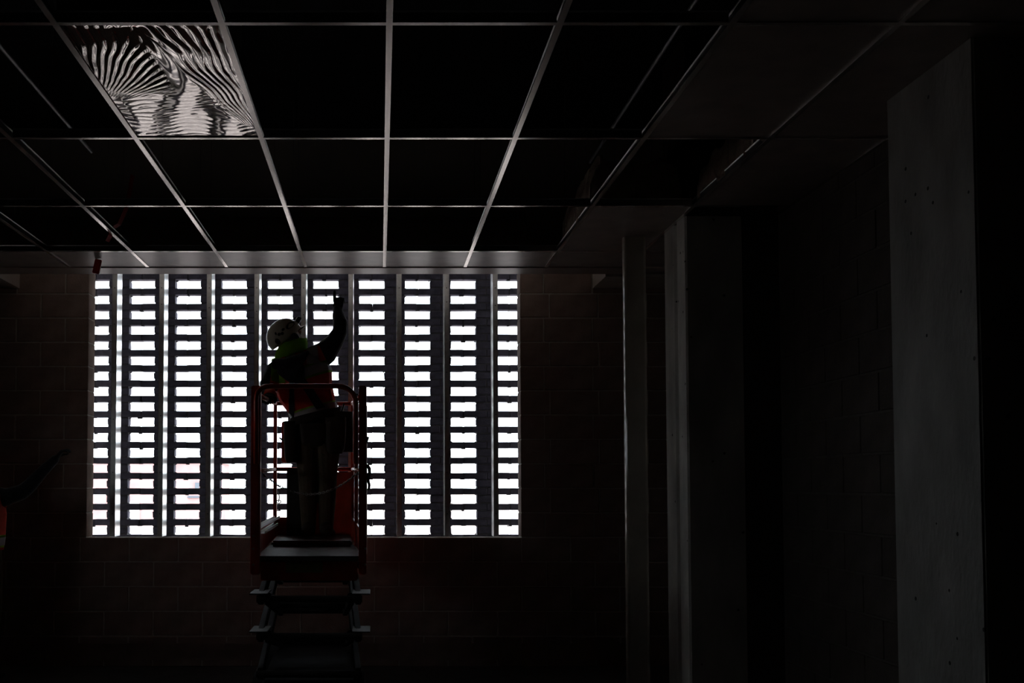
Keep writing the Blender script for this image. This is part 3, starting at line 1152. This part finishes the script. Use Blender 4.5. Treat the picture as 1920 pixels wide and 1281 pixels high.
hrot = Matrix.Rotation(math.radians(-68), 3, 'Z') @ Matrix.Rotation(math.radians(40), 3, 'X') @ Matrix.Rotation(math.radians(0), 3, 'Y')
hc = w_(537, 633, .0)
foot_z = UZ
lz = lambda x, y, z: Vector((x, y, z))
lx_, rx_ = w_(579, 985).x, w_(612, 985).x
Jw = dict(
    torso=[w_(595, 812), w_(592, 788), w_(588, 768), w_(573, 735), w_(566, 702), w_(563, 680), w_(558, 668)],
    torso_r=[(.165, .125), (.172, .128), (.160, .122), (.192, .138), (.212, .150), (.18, .13), (.10, .09)],
    neck=[w_(556, 672), w_(546, 655)], neck_r=[.065, .06],
    armR=[w_(594, 672, .0), w_(612, 660, .01), w_(627, 641, .03), w_(637, 622, .05), w_(638, 606, .08), w_(634.5, 592, .13), w_(633, 581, .16)],
    armR_r=[.10, .088, .068, .056, .054, .047, .035],
    handR=(w_(635, 580, .16), Vector((-.005, .05, .2)), Vector((.15, 1, 0)), 1.0, 1, dict(index_curl=.04, s=.98, fat=1.38)),
    armL=[w_(531, 690, .0), w_(517, 698, -.02), w_(502, 724, -.08), w_(497, 735, -.12), Vector((lx(-1, 7.25) + .015, 7.25, 2.115))],
    armL_r=[.088, .080, .062, .058, .038],
    handL=(Vector((lx(-1, 7.24) + .012, 7.24, 2.112)), Vector((-.15, -.95, -.05)), Vector((0, 0, -1)), .7, 1, dict(s=.9)),
    legL=[w_(580, 815), w_(577, 850, .02), w_(577, 895, .03), w_(578, 940, .0), Vector((lx_, WY - .02, foot_z + .07))],
    legL_r=[.10, .092, .07, .066, .052],
    legR=[w_(610, 815), w_(614, 850, .02), w_(614, 895, .03), w_(613, 940, .0), Vector((rx_, WY - .02, foot_z + .07))],
    legR_r=[.10, .092, .07, .066, .052],
    footL=[Vector((lx_, WY - .06, foot_z + .062)), Vector((lx_, WY + .0, foot_z + .052)), Vector((lx_ - .01, WY + .09, foot_z + .04)), Vector((lx_ - .015, WY + .16, foot_z + .03))],
    footR=[Vector((rx_, WY - .06, foot_z + .062)), Vector((rx_, WY + .0, foot_z + .052)), Vector((rx_ + .015, WY + .09, foot_z + .04)), Vector((rx_ + .025, WY + .16, foot_z + .03))],
    head=hc, head_rot=hrot)
worker = person(Jw, 'worker in a pale helmet and red vest reaching up from the lift platform', voxel=.0052)
hs, hup, hfwd, hrt = helmet(worker, hc + (hrot @ Vector((0, -.005, .012))), hrot)
# helmet furniture: lamp on the brow, ear cup, stickers
bm = new()
q = hc + hfwd * .135 + hup * .035
capsule(bm, [q - hfwd * .01, q + hfwd * .03 + hup * .012], [(.03, .018), (.026, .02)], flat=hrt, n=10)
obj('head_lamp', bm, 'black_plastic', hs, smooth=True)
for s in (-1, 1):
    bm = new()
    q = hc + hrt * s * .092 + hfwd * .015 - hup * .03
    capsule(bm, [q - hrt * s * .012, q + hrt * s * .025], [(.034, .042), (.030, .038)], flat=hfwd, n=14)
    obj('ear_cup', bm, 'black_plastic', worker, smooth=True)


def sticker(az, el, r, shape='disc'):
    """thin dark sticker on the helmet shell"""
    b = new()
    c = math.cos(el)
    o_ = hc + (hrot @ Vector((0, -.005, .012)))
    pos = lambda a_, e_: o_ + hrt * (.1205 * math.cos(e_) * math.cos(a_)) + hfwd * (.1405 * math.cos(e_) * math.sin(a_)) + hup * (.005 + .1255 * math.sin(e_))
    vs = [b.verts.new(pos(az + r[0] * math.cos(k * .5236) / .13, el + r[1] * math.sin(k * .5236) / .13)) for k in range(12)]
    b.faces.new(vs)
    so = obj('sticker', b, 'black_plastic', hs)
    sd = so.modifiers.new('t', 'SOLIDIFY'); sd.thickness = .002; sd.offset = 0


for az, el, r in ((-.75, .05, (.018, .024)), (-.45, .34, (.012, .012)), (-.28, .27, (.012, .011)), (-.1, .42, (.013, .01)), (.45, .35, (.05, .02)), (-.6, .5, (.008, .012))):
    sticker(az, el, r)
# neck gaiter and hood
bm = new()
gp = [w_(545, 670, -.02), w_(546, 662, -.015), w_(547, 653, -.01), w_(549, 643, .0)]
tilt = Vector((1, 0, .32)).normalized()
rings = []
n = 28
for k, (p, ra, rb) in enumerate(zip(gp, (.115, .122, .120, .105), (.13, .14, .14, .125))):
    rings.append([p + tilt * ra * math.cos(i * 2 * math.pi / n) + Vector((0, 1, 0)) * rb * math.sin(i * 2 * math.pi / n) + Vector((0, 0, .004)) * math.sin(i * 5 + k * 2) for i in range(n)])
loft(bm, rings, cap=False)
ga = obj('neck_gaiter', bm, 'lime', worker, smooth=True)
sd = ga.modifiers.new('t', 'SOLIDIFY'); sd.thickness = .008; sd.offset = 0
bm = new()
capsule(bm, [w_(517, 683, -.10), w_(538, 683, -.15), w_(560, 676, -.14), w_(580, 664, -.06)], [(.035, .042), (.05, .045), (.05, .045), (.03, .03)], flat=Vector((0, 1, 0)))
capsule(bm, [w_(535, 684, -.13), w_(555, 700, -.16), w_(568, 712, -.14)], [(.03, .09), (.03, .085), (.02, .05)], flat=Vector((0, 1, 0)))
hd = obj('hood', bm, 'hoodie', worker, smooth=True)
rm = hd.modifiers.new('r', 'REMESH'); rm.mode = 'VOXEL'; rm.voxel_size = .008; rm.use_smooth_shade = True


def line_plane(p, q, keep_pt):
    """vertical-in-depth plane through two photo points; outer side is away from keep_pt"""
    p, q, k = w_(*p), w_(*q), w_(*keep_pt)
    n_ = (q - p).cross(Vector((0, 1, 0))).normalized()
    if (k - p).dot(n_) > 0:
        n_ = -n_
    return (p, n_)


arm_r = line_plane((594, 640), (622, 700), (560, 720))
arm_l = line_plane((516, 670), (508, 730), (560, 720))
hem = line_plane((540, 784), (640, 760), (580, 720))
neckp = line_plane((510, 678), (600, 652), (570, 730))
core = lambda c: w_(505, 700).x < c.x < w_(632, 700).x and w_(560, 790).z < c.z
torso_planes = [arm_r, arm_l, hem, neckp]
vest = shell(worker, (0,), torso_planes, .010, 'vest', 'vest_red', worker, keep=core)


def band(p, q, wd, off, name, m, extra=()):
    """strip between two parallel lines through the photo points p-q, wd pixels wide"""
    a, b = line_plane(p, q, (p[0], p[1] + 50)), line_plane((p[0], p[1] + wd), (q[0], q[1] + wd), (p[0], p[1] - 50))
    return shell(worker, (0,), [arm_r, arm_l, neckp, a, b] + list(extra), off, name, m, vest, th=.0015, keep=core)


band((545, 702), (612, 676), 25, .0135, 'lime_edging', 'lime', [line_plane((566, 640), (572, 720), (600, 690))])
band((545, 706), (612, 680), 17, .0155, 'reflective_strip', 'reflective', [line_plane((566, 640), (572, 720), (600, 690))])
band((507, 712), (545, 718), 14, .0135, 'lime_edging', 'lime', [line_plane((544, 690), (546, 740), (520, 715))])
band((507, 715), (545, 721), 9, .0155, 'reflective_strip', 'reflective', [line_plane((544, 690), (546, 740), (520, 715))])
band((545, 775), (640, 748), 20, .0135, 'lime_edging', 'lime')
band((545, 778), (640, 751), 14, .0155, 'reflective_strip', 'reflective')
# shoulder strips running up over each shoulder
for (l0, l1, r0, r1) in (((577, 655), (576, 690), (596, 650), (600, 690)),):
    ex = [line_plane(l0, l1, (590, 680)), line_plane(r0, r1, (570, 680)), line_plane((560, 690), (620, 684), (590, 660))]
    shell(worker, (0,), [neckp] + ex, .0145, 'reflective_strip', 'reflective', vest, th=.0015, keep=core)
ex = [line_plane((512, 690), (511, 720), (530, 700)), line_plane((530, 690), (540, 720), (515, 705)), line_plane((500, 718), (560, 722), (520, 690))]
shell(worker, (0,), [neckp] + ex, .0145, 'reflective_strip', 'lime', vest, th=.0015, keep=core)
# harness straps over the vest
ex = [line_plane((560, 690), (612, 770), (560, 760)), line_plane((545, 690), (595, 770), (620, 720))]
shell(worker, (0,), [neckp, hem] + ex, .018, 'harness_strap', 'black_plastic', worker, th=.003, keep=core)
ex = [line_plane((556, 690), (556, 790), (500, 740)), line_plane((548, 690), (546, 790), (600, 740))]
shell(worker, (0,), [neckp] + ex, .019, 'harness_strap', 'black_plastic', worker, th=.003, keep=core)
# tool belt with pouches
bm = new()
rings = []
n = 28
for dz, rr in ((-.03, 1.0), (.03, 1.0)):
    c0 = w_(591, 783)
    rings.append([c0 + Vector((.188 * math.cos(i * 2 * math.pi / n), .148 * math.sin(i * 2 * math.pi / n), dz + .045 * math.cos(i * 2 * math.pi / n))) for i in range(n)])
loft(bm, rings, cap=False)
tb = obj('tool_belt', bm, 'leather', worker, smooth=True)
sd = tb.modifiers.new('t', 'SOLIDIFY'); sd.thickness = .008; sd.offset = 0


def pouch(c, r, top, name='tool_pouch', tiltz=0):
    b = new()
    c = Vector(c)
    rings = []
    n_ = 20
    for (z, s_) in ((0, .55), (-.0, .62), (.12, .85), (.5, 1.0), (.85, 1.02), (1.0, 1.0), (1.0, .86), (.8, .84)):
        ring_ = []
        for i in range(n_):
            a = i * 2 * math.pi / n_
            cx_, sx_ = math.cos(a), math.sin(a)
            k = (abs(cx_) ** 3 + abs(sx_) ** 3) ** (-1 / 3)
            ring_.append(c + Vector((cx_ * k * r[0] * s_ + tiltz * z * r[2], sx_ * k * r[1] * s_, z * r[2])))
        rings.append(ring_)
    loft(b, rings)
    return obj(name, b, 'leather', worker, smooth=True)


p = w_(654, 848)
pouch((p.x, WY - .02, p.z), (.08, .10, .29), 0, tiltz=-.16)
p = w_(631, 852)
pouch((p.x, WY - .16, p.z), (.075, .05, .26), 0)
p = w_(547, 868)
pouch((p.x, WY - .03, p.z), (.055, .08, .30), 0)
p = w_(590, 838)
pouch((p.x, WY - .175, p.z), (.095, .03, .16), 0)
# tools standing in the pouches
for (a, b2, r_) in (((640, 775), (645, 757), .007), ((661, 800), (668, 780), .009), ((655, 790), (662, 771), .006), ((536, 830), (524, 821), .006), ((541, 815), (534, 800), .007)):
    bm = new()
    tube(bm, [w_(a[0], a[1], -.03), w_(b2[0], b2[1], -.03)], r_, 8)
    obj('hand_tool', bm, 'black_plastic', worker)
# loose strap ends at the waist
bm = new(); tube(bm, [w_(629, 752, -.05), w_(635, 760, -.05), w_(642, 766, -.04)], .004, 6)
obj('strap_buckle', bm, 'chain', worker)

# --- second worker at the edge of the picture, arm held out
Y2 = 7.9
v3 = lambda x, z, dy=0.0: Vector((x, Y2 + dy, z))
h2 = Matrix.Rotation(math.radians(-80), 3, 'Z')
J2 = dict(
    torso=[v3(-3.06, .93), v3(-3.06, 1.02), v3(-3.05, 1.12), v3(-3.06, 1.26), v3(-3.07, 1.38), v3(-3.08, 1.45)],
    torso_r=[(.17, .125), (.172, .128), (.175, .13), (.19, .14), (.185, .135), (.10, .09)],
    neck=[v3(-3.09, 1.45), v3(-3.10, 1.55)], neck_r=[.065, .058],
    armR=[v3(-2.96, 1.41), v3(-2.86, 1.40, .02), v3(-2.75, 1.44, .04), v3(-2.70, 1.485, .05), v3(-2.60, 1.60, .06), v3(-2.515, 1.69, .08)],
    armR_r=[.08, .07, .06, .055, .045, .034],
    handR=(v3(-2.515, 1.69, .08), Vector((.6, .1, .75)), Vector((.7, .2, -.6)), .5, 1, dict(s=.95)),
    armL=[v3(-3.20, 1.41), v3(-3.27, 1.36, -.03), v3(-3.30, 1.2, -.06), v3(-3.29, 1.06, -.02), v3(-3.27, .90, .06), v3(-3.26, .84, .08)],
    armL_r=[.08, .068, .055, .05, .043, .033],
    handL=(v3(-3.26, .84, .08), Vector((.02, .1, -.9)), Vector((1, 0, 0)), .35, -1, dict()),
    legL=[v3(-3.14, .90), v3(-3.15, .72), v3(-3.15, .5, .02), v3(-3.15, .3), v3(-3.15, .09, -.02)],
    legL_r=[.10, .09, .066, .062, .05],
    legR=[v3(-2.98, .90), v3(-2.97, .72), v3(-2.96, .5, .02), v3(-2.95, .3), v3(-2.95, .09, -.02)],
    legR_r=[.10, .09, .066, .062, .05],
    footL=[v3(-3.15, .062, -.06), v3(-3.15, .052, 0), v3(-3.16, .04, .09), v3(-3.165, .03, .16)],
    footR=[v3(-2.95, .062, -.06), v3(-2.95, .052, 0), v3(-2.94, .04, .09), v3(-2.935, .03, .16)],
    head=v3(-3.11, 1.64), head_rot=h2)
mate = person(J2, 'second worker in a red vest at the wall, arm held out', voxel=.008)
helmet(mate, v3(-3.11, 1.655), h2)
V2 = lambda z, up: (v3(-3.05, z), Vector((0, 0, 1 if up else -1)))
pa = (v3(-2.875, 1.35), Vector((1, 0, .12)).normalized())
pl = (v3(-3.245, 1.35), Vector((-1, 0, .12)).normalized())
core2 = lambda c: c.z > .95
vest2 = shell(mate, (0, 1), [V2(1.42, True), V2(1.0, False), pa, pl], .012, 'vest', 'vest_red', mate, keep=core2)
tl = Vector((-.12, 0, 1)).normalized()
for z0, z1, off, nm, m_ in ((1.0, 1.095, .0145, 'lime_edging', 'lime'), (1.016, 1.078, .0165, 'reflective_strip', 'reflective')):
    shell(mate, (0, 1), [(v3(-3.05, z1), tl), (v3(-3.05, z0), -tl), pa, pl], off, nm, m_, vest2, th=.0015, keep=core2)
